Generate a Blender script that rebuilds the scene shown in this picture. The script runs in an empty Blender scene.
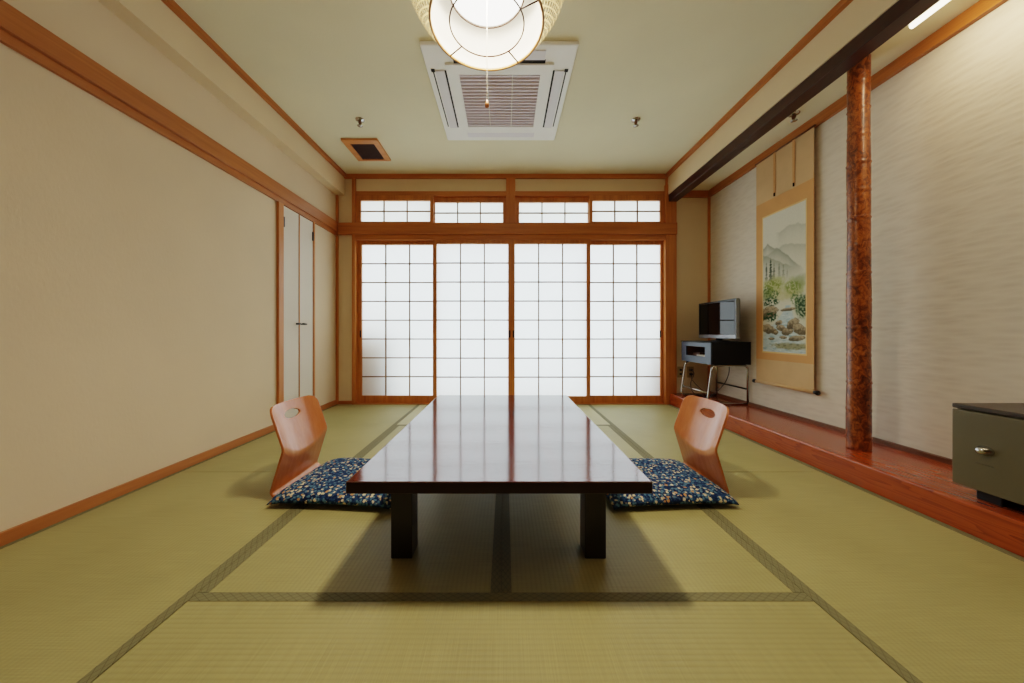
import bpy, bmesh, math, random
from mathutils import Vector, Matrix, noise
random.seed(7)
PI = math.pi
scene = bpy.context.scene
COL = scene.collection

# ---------------------------------------------------------------- colours
def s2l(c):
    return c / 12.92 if c <= 0.04045 else ((c + 0.055) / 1.055) ** 2.4
def rgb(r, g, b):
    return (s2l(r / 255), s2l(g / 255), s2l(b / 255), 1)

# ---------------------------------------------------------------- materials
def newmat(name):
    m = bpy.data.materials.new(name); m.use_nodes = True
    nt = m.node_tree; b = nt.nodes['Principled BSDF']
    return m, nt, b
def nd(nt, t, **kw):
    n = nt.nodes.new(t)
    for k, v in kw.items():
        if k in n.inputs: n.inputs[k].default_value = v
        else: setattr(n, k, v)
    return n
def coords(nt, scale=(1, 1, 1), rot=(0, 0, 0), kind='Object'):
    tc = nd(nt, 'ShaderNodeTexCoord'); mp = nd(nt, 'ShaderNodeMapping')
    mp.inputs['Scale'].default_value = scale; mp.inputs['Rotation'].default_value = rot
    nt.links.new(tc.outputs[kind], mp.inputs['Vector'])
    return mp.outputs['Vector']
def ramp(nt, fac, stops):
    r = nd(nt, 'ShaderNodeValToRGB')
    e = r.color_ramp.elements
    while len(e) < len(stops): e.new(0.5)
    for i, (p, c) in enumerate(stops):
        e[i].position = p; e[i].color = c
    nt.links.new(fac, r.inputs['Fac'])
    return r.outputs['Color']
def bump(nt, b, h, strength=0.2, dist=0.01):
    n = nd(nt, 'ShaderNodeBump'); n.inputs['Strength'].default_value = strength
    n.inputs['Distance'].default_value = dist
    nt.links.new(h, n.inputs['Height']); nt.links.new(n.outputs['Normal'], b.inputs['Normal'])
def math_n(nt, op, a, b=None, clamp=False):
    n = nd(nt, 'ShaderNodeMath'); n.operation = op; n.use_clamp = clamp
    for i, v in enumerate((a, b)):
        if v is None: continue
        if isinstance(v, (int, float)): n.inputs[i].default_value = v
        else: nt.links.new(v, n.inputs[i])
    return n.outputs[0]
def plain(name, c, rough=0.5, metal=0.0, spec=0.5, var=0.06, vs=6.0, bs=0.0, bsc=200, coat=0):
    m, nt, b = newmat(name)
    b.inputs['Roughness'].default_value = rough; b.inputs['Metallic'].default_value = metal
    b.inputs['Specular IOR Level'].default_value = spec
    b.inputs['Coat Weight'].default_value = coat
    n = nd(nt, 'ShaderNodeTexNoise'); n.inputs['Scale'].default_value = vs; n.inputs['Detail'].default_value = 4
    nt.links.new(coords(nt), n.inputs['Vector'])
    lo = tuple(x * (1 - var) for x in c[:3]) + (1,); hi = tuple(min(1, x * (1 + var)) for x in c[:3]) + (1,)
    nt.links.new(ramp(nt, n.outputs['Fac'], [(0.3, lo), (0.7, hi)]), b.inputs['Base Color'])
    if bs:
        n2 = nd(nt, 'ShaderNodeTexNoise'); n2.inputs['Scale'].default_value = bsc; n2.inputs['Detail'].default_value = 3
        nt.links.new(coords(nt), n2.inputs['Vector'])
        bump(nt, b, n2.outputs['Fac'], bs, 0.004)
    return m
def wood(name, c1, c2, axis='x', rough=0.35, spec=0.5, k=1.0, coat=0.0, contrast=(0.3, 0.7)):
    """grain runs along the axis"""
    m, nt, b = newmat(name)
    b.inputs['Roughness'].default_value = rough; b.inputs['Specular IOR Level'].default_value = spec
    b.inputs['Coat Weight'].default_value = coat; b.inputs['Coat Roughness'].default_value = 0.12
    sc = {'x': (1.2, 22, 22), 'y': (22, 1.2, 22), 'z': (22, 22, 1.2)}[axis]
    v = coords(nt, tuple(a * k for a in sc))
    n = nd(nt, 'ShaderNodeTexNoise'); n.inputs['Scale'].default_value = 1.0; n.inputs['Detail'].default_value = 5
    n.inputs['Distortion'].default_value = 0.6
    nt.links.new(v, n.inputs['Vector'])
    n2 = nd(nt, 'ShaderNodeTexNoise'); n2.inputs['Scale'].default_value = 6.0; n2.inputs['Detail'].default_value = 3
    nt.links.new(v, n2.inputs['Vector'])
    f = math_n(nt, 'ADD', math_n(nt, 'MULTIPLY', n.outputs['Fac'], 0.75), math_n(nt, 'MULTIPLY', n2.outputs['Fac'], 0.25))
    nt.links.new(ramp(nt, f, [(contrast[0], c1), (contrast[1], c2)]), b.inputs['Base Color'])
    bump(nt, b, f, 0.05, 0.003)
    return m

M = {}
M['frame_x'] = wood('cedar_horizontal', rgb(166, 96, 36), rgb(202, 128, 56), 'x', 0.42)
M['frame_y'] = wood('cedar_lengthwise', rgb(156, 92, 40), rgb(190, 120, 60), 'y', 0.42)
M['frame_z'] = wood('cedar_upright', rgb(172, 100, 38), rgb(208, 134, 60), 'z', 0.42)
M['muntin'] = wood('muntin_wood', rgb(112, 76, 40), rgb(140, 100, 58), 'z', 0.5)
M['beam'] = wood('dark_beam_wood', rgb(44, 20, 16), rgb(64, 30, 22), 'y', 0.3)
M['trim_dark'] = wood('alcove_strip_wood', rgb(92, 56, 30), rgb(120, 76, 44), 'y', 0.5)
M['wall_left'] = None

def wallpaper(name, c, seam=None):
    m, nt, b = newmat(name)
    b.inputs['Roughness'].default_value = 0.9; b.inputs['Specular IOR Level'].default_value = 0.15
    n = nd(nt, 'ShaderNodeTexNoise'); n.inputs['Scale'].default_value = 1.6; n.inputs['Detail'].default_value = 6
    nt.links.new(coords(nt), n.inputs['Vector'])
    lo = tuple(x * 0.95 for x in c[:3]) + (1,); hi = tuple(min(1, x * 1.03) for x in c[:3]) + (1,)
    colr = ramp(nt, n.outputs['Fac'], [(0.3, lo), (0.7, hi)])
    nt.links.new(colr, b.inputs['Base Color'])
    n2 = nd(nt, 'ShaderNodeTexNoise'); n2.inputs['Scale'].default_value = 90; n2.inputs['Detail'].default_value = 4
    nt.links.new(coords(nt, (1, 1, 0.5)), n2.inputs['Vector'])
    h = n2.outputs['Fac']
    if seam is not None:
        tc = nd(nt, 'ShaderNodeTexCoord'); sx = nd(nt, 'ShaderNodeSeparateXYZ')
        nt.links.new(tc.outputs['Object'], sx.inputs[0])
        d = math_n(nt, 'ABSOLUTE', math_n(nt, 'SUBTRACT', sx.outputs['Y'], seam))
        g = math_n(nt, 'LESS_THAN', d, 0.0018)
        h = math_n(nt, 'SUBTRACT', h, math_n(nt, 'MULTIPLY', g, 1.5))
    bump(nt, b, h, 0.18, 0.004)
    return m
M['wall'] = wallpaper('cream_wallpaper', rgb(228, 208, 174))
M['wall_left'] = wallpaper('cream_wallpaper_with_seam', rgb(224, 204, 174), seam=1.76)
M['ceiling'] = wallpaper('ceiling_paper', rgb(232, 226, 196))
M['door_face'] = wallpaper('door_paper', rgb(228, 220, 206))

def alcove_wall_mat():
    m, nt, b = newmat('embossed_wave_wallpaper')
    b.inputs['Roughness'].default_value = 0.75; b.inputs['Specular IOR Level'].default_value = 0.25
    n = nd(nt, 'ShaderNodeTexNoise'); n.inputs['Scale'].default_value = 5; n.inputs['Detail'].default_value = 4
    nt.links.new(coords(nt), n.inputs['Vector'])
    # warp the coordinate so that the wave crests wander
    v = coords(nt, (1, 10, 46))
    mixv = nd(nt, 'ShaderNodeVectorMath'); mixv.operation = 'MULTIPLY_ADD'
    nt.links.new(n.outputs['Color'], mixv.inputs[0]); mixv.inputs[1].default_value = (0.25, 0.5, 1.0)
    nt.links.new(v, mixv.inputs[2])
    vo = nd(nt, 'ShaderNodeTexVoronoi'); vo.inputs['Scale'].default_value = 1.0; vo.feature = 'SMOOTH_F1'
    vo.inputs['Smoothness'].default_value = 0.3
    nt.links.new(mixv.outputs[0], vo.inputs['Vector'])
    nt.links.new(ramp(nt, vo.outputs['Distance'], [(0.1, rgb(212, 202, 186)), (0.75, rgb(220, 211, 195))]), b.inputs['Base Color'])
    bump(nt, b, vo.outputs['Distance'], 0.24, 0.004)
    return m
M['alcove_wall'] = alcove_wall_mat()

def tatami_mat(name, c1, c2):
    m, nt, b = newmat(name)
    b.inputs['Roughness'].default_value = 0.5; b.inputs['Specular IOR Level'].default_value = 0.45
    tc = nd(nt, 'ShaderNodeTexCoord')
    sx = nd(nt, 'ShaderNodeSeparateXYZ'); nt.links.new(tc.outputs['Object'], sx.inputs[0])
    # ribs parallel to the long side (local y)
    rib = math_n(nt, 'ABSOLUTE', math_n(nt, 'SINE', math_n(nt, 'MULTIPLY', sx.outputs['X'], PI / 0.0145)))
    n = nd(nt, 'ShaderNodeTexNoise'); n.inputs['Scale'].default_value = 1.0; n.inputs['Detail'].default_value = 4
    nt.links.new(coords(nt, (6, 420, 1)), n.inputs['Vector'])           # single rushes run across
    n2 = nd(nt, 'ShaderNodeTexNoise'); n2.inputs['Scale'].default_value = 2.2; n2.inputs['Detail'].default_value = 5
    nt.links.new(coords(nt), n2.inputs['Vector'])
    f = math_n(nt, 'ADD', math_n(nt, 'MULTIPLY', n.outputs['Fac'], 0.55), math_n(nt, 'MULTIPLY', n2.outputs['Fac'], 0.45))
    f = math_n(nt, 'ADD', math_n(nt, 'MULTIPLY', rib, 0.10), math_n(nt, 'SUBTRACT', f, 0.05))
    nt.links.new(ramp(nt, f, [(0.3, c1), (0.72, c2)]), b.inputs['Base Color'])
    bump(nt, b, math_n(nt, 'ADD', rib, math_n(nt, 'MULTIPLY', n.outputs['Fac'], 0.5)), 0.25, 0.0016)
    return m
M['tatami'] = tatami_mat('rush_matting', rgb(148, 141, 92), rgb(176, 168, 114))
M['tatami_sheen'] = tatami_mat('rush_matting_sheen', rgb(166, 160, 112), rgb(192, 185, 138))  # window sheen across the weave, put in as a paler base colour

def heri_mat():
    m, nt, b = newmat('olive_brocade_edging')
    b.inputs['Roughness'].default_value = 0.75
    tc = nd(nt, 'ShaderNodeTexCoord'); sx = nd(nt, 'ShaderNodeSeparateXYZ'); nt.links.new(tc.outputs['Object'], sx.inputs[0])
    p = PI / 0.017
    a = math_n(nt, 'SINE', math_n(nt, 'MULTIPLY', math_n(nt, 'ADD', sx.outputs['X'], math_n(nt, 'MULTIPLY', sx.outputs['Y'], 0.6)), p))
    c = math_n(nt, 'SINE', math_n(nt, 'MULTIPLY', math_n(nt, 'SUBTRACT', sx.outputs['X'], math_n(nt, 'MULTIPLY', sx.outputs['Y'], 0.6)), p))
    f = math_n(nt, 'MINIMUM', math_n(nt, 'ABSOLUTE', a), math_n(nt, 'ABSOLUTE', c))
    nt.links.new(ramp(nt, f, [(0.06, rgb(88, 84, 54)), (0.22, rgb(122, 118, 82))]), b.inputs['Base Color'])
    return m
M['heri'] = heri_mat()

def toko_mat():
    m, nt, b = newmat('red_lacquered_board')
    b.inputs['Roughness'].default_value = 0.22; b.inputs['Coat Weight'].default_value = 0.35; b.inputs['Coat Roughness'].default_value = 0.15
    v = coords(nt, (5, 0.9, 11))
    w = nd(nt, 'ShaderNodeTexNoise'); w.inputs['Scale'].default_value = 1.4; w.inputs['Detail'].default_value = 2
    nt.links.new(v, w.inputs['Vector'])
    rings = math_n(nt, 'FRACT', math_n(nt, 'MULTIPLY', w.outputs['Fac'], 11))
    n = nd(nt, 'ShaderNodeTexNoise'); n.inputs['Scale'].default_value = 1; n.inputs['Detail'].default_value = 4
    nt.links.new(coords(nt, (60, 2, 60)), n.inputs['Vector'])
    f = math_n(nt, 'ADD', math_n(nt, 'MULTIPLY', rings, 0.55), math_n(nt, 'MULTIPLY', n.outputs['Fac'], 0.45))
    nt.links.new(ramp(nt, f, [(0.15, rgb(172, 80, 26)), (0.6, rgb(160, 72, 22)), (0.9, rgb(118, 48, 14))]), b.inputs['Base Color'])
    return m
M['toko'] = toko_mat()

def pillar_mat():
    m, nt, b = newmat('mottled_polished_log')
    b.inputs['Roughness'].default_value = 0.34; b.inputs['Coat Weight'].default_value = 0.25; b.inputs['Coat Roughness'].default_value = 0.2
    n = nd(nt, 'ShaderNodeTexNoise'); n.inputs['Scale'].default_value = 1; n.inputs['Detail'].default_value = 6
    n.inputs['Distortion'].default_value = 1.4; n.inputs['Roughness'].default_value = 0.7
    nt.links.new(coords(nt, (40, 40, 25)), n.inputs['Vector'])
    n3 = nd(nt, 'ShaderNodeTexNoise'); n3.inputs['Scale'].default_value = 1; n3.inputs['Detail'].default_value = 3
    nt.links.new(coords(nt, (9, 9, 4)), n3.inputs['Vector'])
    f = math_n(nt, 'ADD', math_n(nt, 'MULTIPLY', n.outputs['Fac'], 0.7), math_n(nt, 'MULTIPLY', n3.outputs['Fac'], 0.3))
    nt.links.new(ramp(nt, f, [(0.36, rgb(62, 26, 10)), (0.46, rgb(112, 56, 18)), (0.55, rgb(158, 88, 32)), (0.68, rgb(196, 122, 56))]), b.inputs['Base Color'])
    bump(nt, b, f, 0.25, 0.006)
    return m
M['pillar'] = pillar_mat()

def paper_mat(name, c, trans=0.0, dif=0.3):
    m = bpy.data.materials.new(name); m.use_nodes = True
    nt = m.node_tree; nt.nodes.clear()
    out = nd(nt, 'ShaderNodeOutputMaterial')
    n = nd(nt, 'ShaderNodeTexNoise'); n.inputs['Scale'].default_value = 5; n.inputs['Detail'].default_value = 8; n.inputs['Roughness'].default_value = 0.7
    nt.links.new(coords(nt, (1, 1, 1.4)), n.inputs['Vector'])
    lo = tuple(x * 0.965 for x in c[:3]) + (1,)
    colr = ramp(nt, n.outputs['Fac'], [(0.35, lo), (0.65, c)])
    t = nd(nt, 'ShaderNodeBsdfTranslucent'); d = nd(nt, 'ShaderNodeBsdfDiffuse')
    nt.links.new(colr, t.inputs['Color']); nt.links.new(colr, d.inputs['Color'])
    mx = nd(nt, 'ShaderNodeMixShader'); mx.inputs[0].default_value = dif
    nt.links.new(t.outputs[0], mx.inputs[1]); nt.links.new(d.outputs[0], mx.inputs[2])
    last = mx.outputs[0]
    if trans:
        tr = nd(nt, 'ShaderNodeBsdfTransparent'); m2 = nd(nt, 'ShaderNodeMixShader'); m2.inputs[0].default_value = trans
        nt.links.new(last, m2.inputs[1]); nt.links.new(tr.outputs[0], m2.inputs[2]); last = m2.outputs[0]
    nt.links.new(last, out.inputs['Surface'])
    return m
M['shoji_paper'] = paper_mat('shoji_paper', (0.90, 0.92, 0.92, 1))
M['transom_paper'] = paper_mat('transom_paper', (0.80, 0.81, 0.76, 1))
M['liner'] = paper_mat('lamp_liner_paper', (0.86, 0.70, 0.38, 1), trans=0.35)
M['bamboo'] = paper_mat('split_bamboo', (0.94, 0.78, 0.48, 1), dif=0.35)
M['shade_white'] = paper_mat('lamp_white_paper', (0.75, 0.73, 0.68, 1), trans=0.33, dif=0.96)

def lacquer():
    m, nt, b = newmat('dark_red_lacquer')
    n = nd(nt, 'ShaderNodeTexNoise'); n.inputs['Scale'].default_value = 1; n.inputs['Detail'].default_value = 3
    nt.links.new(coords(nt, (30, 1.5, 30)), n.inputs['Vector'])
    nt.links.new(ramp(nt, n.outputs['Fac'], [(0.3, rgb(56, 12, 12)), (0.7, rgb(80, 22, 20))]), b.inputs['Base Color'])
    b.inputs['Roughness'].default_value = 0.09; b.inputs['IOR'].default_value = 2.4
    n2 = nd(nt, 'ShaderNodeTexNoise'); n2.inputs['Scale'].default_value = 1; n2.inputs['Detail'].default_value = 2
    nt.links.new(coords(nt, (9, 60, 7)), n2.inputs['Vector'])
    bump(nt, b, n2.outputs['Fac'], 0.03, 0.01)
    return m
M['lacquer'] = lacquer()
M['table_leg'] = wood('black_brown_leg', rgb(30, 18, 16), rgb(40, 24, 20), 'z', 0.3)
M['table_edge'] = wood('dark_table_edge', rgb(40, 18, 14), rgb(56, 27, 20), 'x', 0.3, spec=0.3)

M['chair_wood'] = wood('bent_plywood', rgb(178, 100, 46), rgb(198, 120, 64), 'z', 0.24, k=1.2, coat=0.4)

def cushion_mat():
    m, nt, b = newmat('navy_floral_cotton')
    b.inputs['Roughness'].default_value = 0.9; b.inputs['Specular IOR Level'].default_value = 0.1
    def flowers(scale, seedrot, r0, r1, jig):
        wn = nd(nt, 'ShaderNodeTexNoise'); wn.inputs['Scale'].default_value = 95; wn.inputs['Detail'].default_value = 1
        v0 = coords(nt, (1, 1, 1), (0, 0, seedrot)); nt.links.new(v0, wn.inputs['Vector'])
        ma = nd(nt, 'ShaderNodeVectorMath'); ma.operation = 'MULTIPLY_ADD'
        nt.links.new(wn.outputs['Color'], ma.inputs[0]); ma.inputs[1].default_value = (jig,) * 3
        nt.links.new(v0, ma.inputs[2])
        vo = nd(nt, 'ShaderNodeTexVoronoi'); vo.inputs['Scale'].default_value = scale
        vo.inputs['Randomness'].default_value = 0.75
        nt.links.new(ma.outputs[0], vo.inputs['Vector'])
        mr = nd(nt, 'ShaderNodeMapRange'); mr.inputs['From Min'].default_value = r1; mr.inputs['From Max'].default_value = r0
        nt.links.new(vo.outputs['Distance'], mr.inputs['Value'])
        return mr.outputs[0], vo.outputs['Color']
    n = nd(nt, 'ShaderNodeTexNoise'); n.inputs['Scale'].default_value = 70; n.inputs['Detail'].default_value = 3
    nt.links.new(coords(nt), n.inputs['Vector'])
    base = ramp(nt, n.outputs['Fac'], [(0.42, rgb(26, 40, 76)), (0.6, rgb(42, 70, 110))])
    def mix(fac, a, c):
        x = nd(nt, 'ShaderNodeMix'); x.data_type = 'RGBA'
        nt.links.new(fac, x.inputs[0]); nt.links.new(a, x.inputs[6])
        if isinstance(c, tuple): x.inputs[7].default_value = c
        else: nt.links.new(c, x.inputs[7])
        return x.outputs[2]
    f2, _ = flowers(62, 0.9, 0.34, 0.48, 0.012)
    c = mix(f2, base, rgb(86, 122, 146))
    f1, cc = flowers(50, 0.2, 0.29, 0.38, 0.014)
    sp = nd(nt, 'ShaderNodeSeparateColor'); nt.links.new(cc, sp.inputs[0])
    fl = ramp(nt, sp.outputs[0], [(0.0, rgb(206, 196, 160)), (0.7, rgb(224, 214, 180)), (0.86, rgb(196, 150, 96)), (1.0, rgb(196, 148, 92))])
    c = mix(f1, c, fl)
    nt.links.new(c, b.inputs['Base Color'])
    bump(nt, b, n.outputs['Fac'], 0.15, 0.003)
    return m
M['cushion'] = cushion_mat()

M['black_plastic'] = plain('black_plastic', rgb(16, 16, 18), 0.35)
M['black_box'] = plain('black_cabinet_board', rgb(20, 20, 24), 0.45, spec=0.25)
M['slate_front'] = plain('slate_blue_front', rgb(52, 64, 82), 0.35)
M['cabinet_inside'] = plain('cabinet_inside', rgb(104, 60, 34), 0.5)
M['chrome'] = plain('chrome_tube', rgb(190, 188, 184), 0.16, 1.0, var=0.02)
M['silver'] = plain('silver_plastic', rgb(150, 152, 158), 0.3, 0.4)
M['screen'] = plain('tv_glass', rgb(8, 9, 12), 0.05, var=0.0, spec=0.45)
M['plate'] = plain('beige_plate', rgb(176, 152, 108), 0.5)
M['white_plastic'] = plain('white_plastic', rgb(242, 242, 236), 0.45, var=0.02)
M['white_louver'] = plain('louver_plastic', rgb(226, 224, 226), 0.4, var=0.02)
M['slot_dark'] = plain('dark_slot', rgb(30, 28, 28), 0.8)
M['grille'] = plain('mauve_filter', rgb(196, 182, 190), 0.7)
M['slat'] = plain('grille_slat', rgb(226, 218, 222), 0.5)
M['safe'] = plain('olive_grey_enamel', rgb(96, 90, 66), 0.42, var=0.04)
M['safe_top'] = plain('dark_brown_top', rgb(58, 48, 40), 0.35)
M['scroll_tan'] = plain('tan_brocade', rgb(206, 154, 98), 0.8, bs=0.1, bsc=400)
M['scroll_pale'] = plain('pale_sand_silk', rgb(206, 172, 128), 0.8, bs=0.1, bsc=400)
M['scroll_line'] = plain('gold_edging', rgb(222, 190, 130), 0.6)
M['vent_mesh'] = plain('brown_vent_mesh', rgb(60, 34, 24), 0.7)

M['wire'] = plain('lamp_wire', rgb(44, 22, 10), 0.6, spec=0.1)
M['wire_brown'] = plain('rim_wood', rgb(150, 108, 56), 0.5)
M['paper_white'] = plain('paper_white', rgb(210, 205, 190), 0.8)
M['cotton'] = plain('cord_cotton', rgb(214, 206, 190), 0.8)
M['bead'] = plain('wooden_bead', rgb(180, 112, 50), 0.35)

def emit(name, c, s):
    m = bpy.data.materials.new(name); m.use_nodes = True
    nt = m.node_tree; nt.nodes.clear()
    out = nd(nt, 'ShaderNodeOutputMaterial'); e = nd(nt, 'ShaderNodeEmission')
    e.inputs['Color'].default_value = c; e.inputs['Strength'].default_value = s
    nt.links.new(e.outputs[0], out.inputs['Surface'])
    return m
M['opal'] = emit('opal_glow', (1.0, 0.95, 0.86, 1), 5.0)
M['tube'] = emit('fluorescent_tube', (1.0, 0.86, 0.62, 1), 6.0)

# ---------------------------------------------------------------- mesh helpers
def BM(): return bmesh.new()
def box(bm, x0, x1, y0, y1, z0, z1):
    vs = [bm.verts.new(p) for p in ((x0, y0, z0), (x1, y0, z0), (x1, y1, z0), (x0, y1, z0), (x0, y0, z1), (x1, y0, z1), (x1, y1, z1), (x0, y1, z1))]
    for f in ((3, 2, 1, 0), (4, 5, 6, 7), (0, 1, 5, 4), (1, 2, 6, 5), (2, 3, 7, 6), (3, 0, 4, 7)):
        bm.faces.new([vs[i] for i in f])
    return vs
def bevel_all(bm, w, seg=2):
    bmesh.ops.bevel(bm, geom=[e for e in bm.edges], offset=w, segments=seg, profile=0.5, affect='EDGES')
def lathe(bm, prof, c=(0, 0, 0), n=32, caps=True):
    rings = []
    for r, z in prof:
        rings.append([bm.verts.new((c[0] + r * math.cos(2 * PI * i / n), c[1] + r * math.sin(2 * PI * i / n), c[2] + z)) for i in range(n)])
    for a, b in zip(rings, rings[1:]):
        for i in range(n):
            bm.faces.new((a[i], a[(i + 1) % n], b[(i + 1) % n], b[i]))
    if caps:
        bm.faces.new(rings[0][::-1]); bm.faces.new(rings[-1])
def tube(bm, pts, r, n=8, closed=False):
    pts = [Vector(p) for p in pts]; N = len(pts); rings = []
    up = None
    for i, p in enumerate(pts):
        if closed: t = (pts[(i + 1) % N] - pts[i - 1]).normalized()
        else: t = (pts[min(i + 1, N - 1)] - pts[max(i - 1, 0)]).normalized()
        if up is None:
            up = t.orthogonal().normalized()
        else:
            up = (up - t * up.dot(t)).normalized()
        s = t.cross(up)
        rings.append([bm.verts.new(p + (up * math.cos(2 * PI * k / n) + s * math.sin(2 * PI * k / n)) * r) for k in range(n)])
    for i in range(N if closed else N - 1):
        a, b = rings[i], rings[(i + 1) % N]
        for k in range(n):
            bm.faces.new((a[k], a[(k + 1) % n], b[(k + 1) % n], b[k]))
    if not closed:
        bm.faces.new(rings[0][::-1]); bm.faces.new(rings[-1])
def fillet(pts, r=0.03, n=5):
    pts = [Vector(p) for p in pts]; out = [pts[0]]
    for a, b, c in zip(pts, pts[1:], pts[2:]):
        d1 = (a - b).normalized(); d2 = (c - b).normalized()
        rr = min(r, (a - b).length * 0.45, (c - b).length * 0.45)
        p, q = b + d1 * rr, b + d2 * rr
        for i in range(n + 1):
            t = i / n
            out.append((1 - t) ** 2 * p + 2 * t * (1 - t) * b + t * t * q)
    out.append(pts[-1]); return out
def obj(name, bm, mat, parent=None, origin=None, smooth=False, recalc=True):
    """vertices come in world coordinates; the object's origin is its parent's, or `origin`"""
    if recalc: bmesh.ops.recalc_face_normals(bm, faces=bm.faces[:])
    o0 = Vector(origin) if origin is not None else Vector((0, 0, 0))
    po = Vector((0, 0, 0)); p = parent
    while p is not None: po += p.location; p = p.parent
    base = o0 if origin is not None else po
    for v in bm.verts: v.co -= base
    me = bpy.data.meshes.new(name); bm.to_mesh(me); bm.free()
    if smooth:
        for q in me.polygons: q.use_smooth = True
    o = bpy.data.objects.new(name, me); COL.objects.link(o)
    if mat: me.materials.append(mat)
    o.parent = parent; o.location = base - po
    return o
def auto(o, ang=35):
    """smooth shading with sharp edges kept"""
    me = o.data
    for q in me.polygons: q.use_smooth = True
    bm = bmesh.new(); bm.from_mesh(me)
    for e in bm.edges:
        if len(e.link_faces) == 2 and e.calc_face_angle(0) > math.radians(ang): e.smooth = False
    bm.to_mesh(me); bm.free()
    return o
def tag(o, label, cat, group=None, kind=None):
    o['label'] = label; o['category'] = cat
    if group: o['group'] = group
    if kind: o['kind'] = kind
    return o
def thing(name, label, cat, loc=(0, 0, 0), group=None, kind=None):
    o = bpy.data.objects.new(name, None); COL.objects.link(o); o.location = loc
    o.empty_display_size = 0.1
    return tag(o, label, cat, group, kind)
def bx(name, mat, parent, x0, x1, y0, y1, z0, z1, bev=0.0, seg=2, origin=None):
    bm = BM(); box(bm, min(x0, x1), max(x0, x1), min(y0, y1), max(y0, y1), min(z0, z1), max(z0, z1))
    if bev: bevel_all(bm, bev, seg)
    return obj(name, bm, mat, parent, origin)
def struct(name, mat, dims, label=None, bev=0.0):
    o = bx(name, mat, None, *dims, bev=bev, origin=((dims[0] + dims[1]) / 2, (dims[2] + dims[3]) / 2, dims[4]))
    o['kind'] = 'structure'
    if label: o['label'] = label
    return o
def copy_tree(o, parent=None):
    c = o.copy(); COL.objects.link(c); c.parent = parent
    for ch in list(o.children): copy_tree(ch, c)
    return c

# ---------------------------------------------------------------- dimensions (metres)
XL, XS, XR = -1.85, -1.758, 2.247      # left wall, soffit face, alcove wall
XT = 1.80                               # front of the alcove board
XW = 1.78                               # small wall above the alcove beam
YB, YF = 3.66, -0.95                    # window wall, wall behind the camera
ZC, ZA, ZT = 2.516, 2.335, 0.12        # ceiling, alcove ceiling, alcove board

# ---------------------------------------------------------------- the room shell
struct('floor', plain('floor_boards', rgb(90, 76, 52), 0.8), (XL - 0.1, XR + 0.1, YF - 0.1, YB + 0.3, -0.12, -0.03), 'bare subfloor under the mats')
struct('ceiling', M['ceiling'], (XL - 0.1, XW + 0.05, YF - 0.1, YB + 0.3, ZC, ZC + 0.08), 'plain cream papered ceiling')
struct('wall_left', M['wall_left'], (XL - 0.1, XL, YF, YB + 0.2, -0.03, ZC), 'long cream papered wall on the left')
struct('wall_rear', plain('dark_sliding_doors', rgb(96, 80, 60), 0.8), (XL - 0.1, XR + 0.1, YF - 0.1, YF, -0.03, ZC), 'plain wall behind the viewer')
struct('wall_right', M['alcove_wall'], (XR, XR + 0.1, YF, YB + 0.2, -0.03, ZA + 0.06), 'alcove wall papered with embossed waves')
struct('wall_upper_right', M['wall'], (XW, XW + 0.06, YF, YB, 2.29, ZC), 'narrow cream wall above the dark alcove beam')
struct('ceiling', M['ceiling'], (XW + 0.06, XR, YF - 0.1, YB + 0.2, ZA, ZA + 0.06), 'low cream ceiling inside the alcove')
struct('wall_soffit', M['wall'], (XL, XS, YF, YB, 2.289, ZC), 'boxed cream soffit along the top of the left wall')
# window wall: strips left and right of the opening, band above the transoms
X_OL, X_OR = -1.635, 1.752              # opening
struct('wall_back_left', M['wall'], (XL, -1.68, YB, YB + 0.1, -0.03, ZC), 'narrow cream strip of back wall left of the screens')
struct('wall_back_right', M['wall'], (1.86, XR, YB, YB + 0.1, -0.03, ZA), 'cream end wall of the alcove')
struct('wall_back_top', M['wall'], (-1.68, XW + 0.08, YB, YB + 0.1, 2.33, ZC), 'cream band of back wall above the transom screens')
# ceiling line trims
struct('trim_1', M['frame_x'], (XS, XW, YB - 0.03, YB, 2.472, ZC), 'cedar strip where back wall meets ceiling')
struct('trim_2', M['frame_y'], (XS, XS + 0.03, YF, YB - 0.03, 2.48, ZC), 'cedar strip where soffit meets ceiling')
struct('trim_3', M['frame_y'], (XW - 0.03, XW, YF, YB - 0.03, 2.48, ZC), 'cedar strip where the small right wall meets ceiling')
struct('trim_4', M['frame_y'], (XR - 0.028, XR, YF, YB, 2.265, ZA), 'cedar strip along the top of the alcove wall')
struct('trim_5', M['frame_x'], (XW + 0.1, XR - 0.028, YB - 0.028, YB, 2.265, ZA), 'cedar strip along the top of the alcove end wall')
struct('trim_6', M['frame_z'], (XR - 0.02, XR, YB - 0.02, YB, ZT, 2.265), 'thin upright strip in the alcove corner')
struct('trim_7', M['frame_z'], (XL, XL + 0.022, YB - 0.022, YB, 0.0, 2.289), 'thin upright strip in the left back corner')
struct('trim_8', M['frame_z'], (XW - 0.02, XW, YB - 0.02, YB, 2.29, 2.472), 'short upright strip above the alcove beam end')
# nageshi rails
struct('trim_9', M['frame_y'], (XL, XL + 0.035, YF, YB, 1.885, 1.985), 'broad cedar rail along the left wall', 0.003)
struct('trim_10', M['frame_y'], (XL, XL + 0.018, YF, YB, 1.845, 1.885), 'narrow lower rail along the left wall')
struct('trim_11', M['frame_x'], (XL + 0.035, 1.872, YB - 0.045, YB + 0.02, 1.855, 1.98), 'broad cedar rail across the window wall', 0.003)
struct('trim_12', M['frame_x'], (-1.64, 1.752, YB - 0.02, YB + 0.1, 1.80, 1.855), 'grooved head rail above the paper screens')
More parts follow.
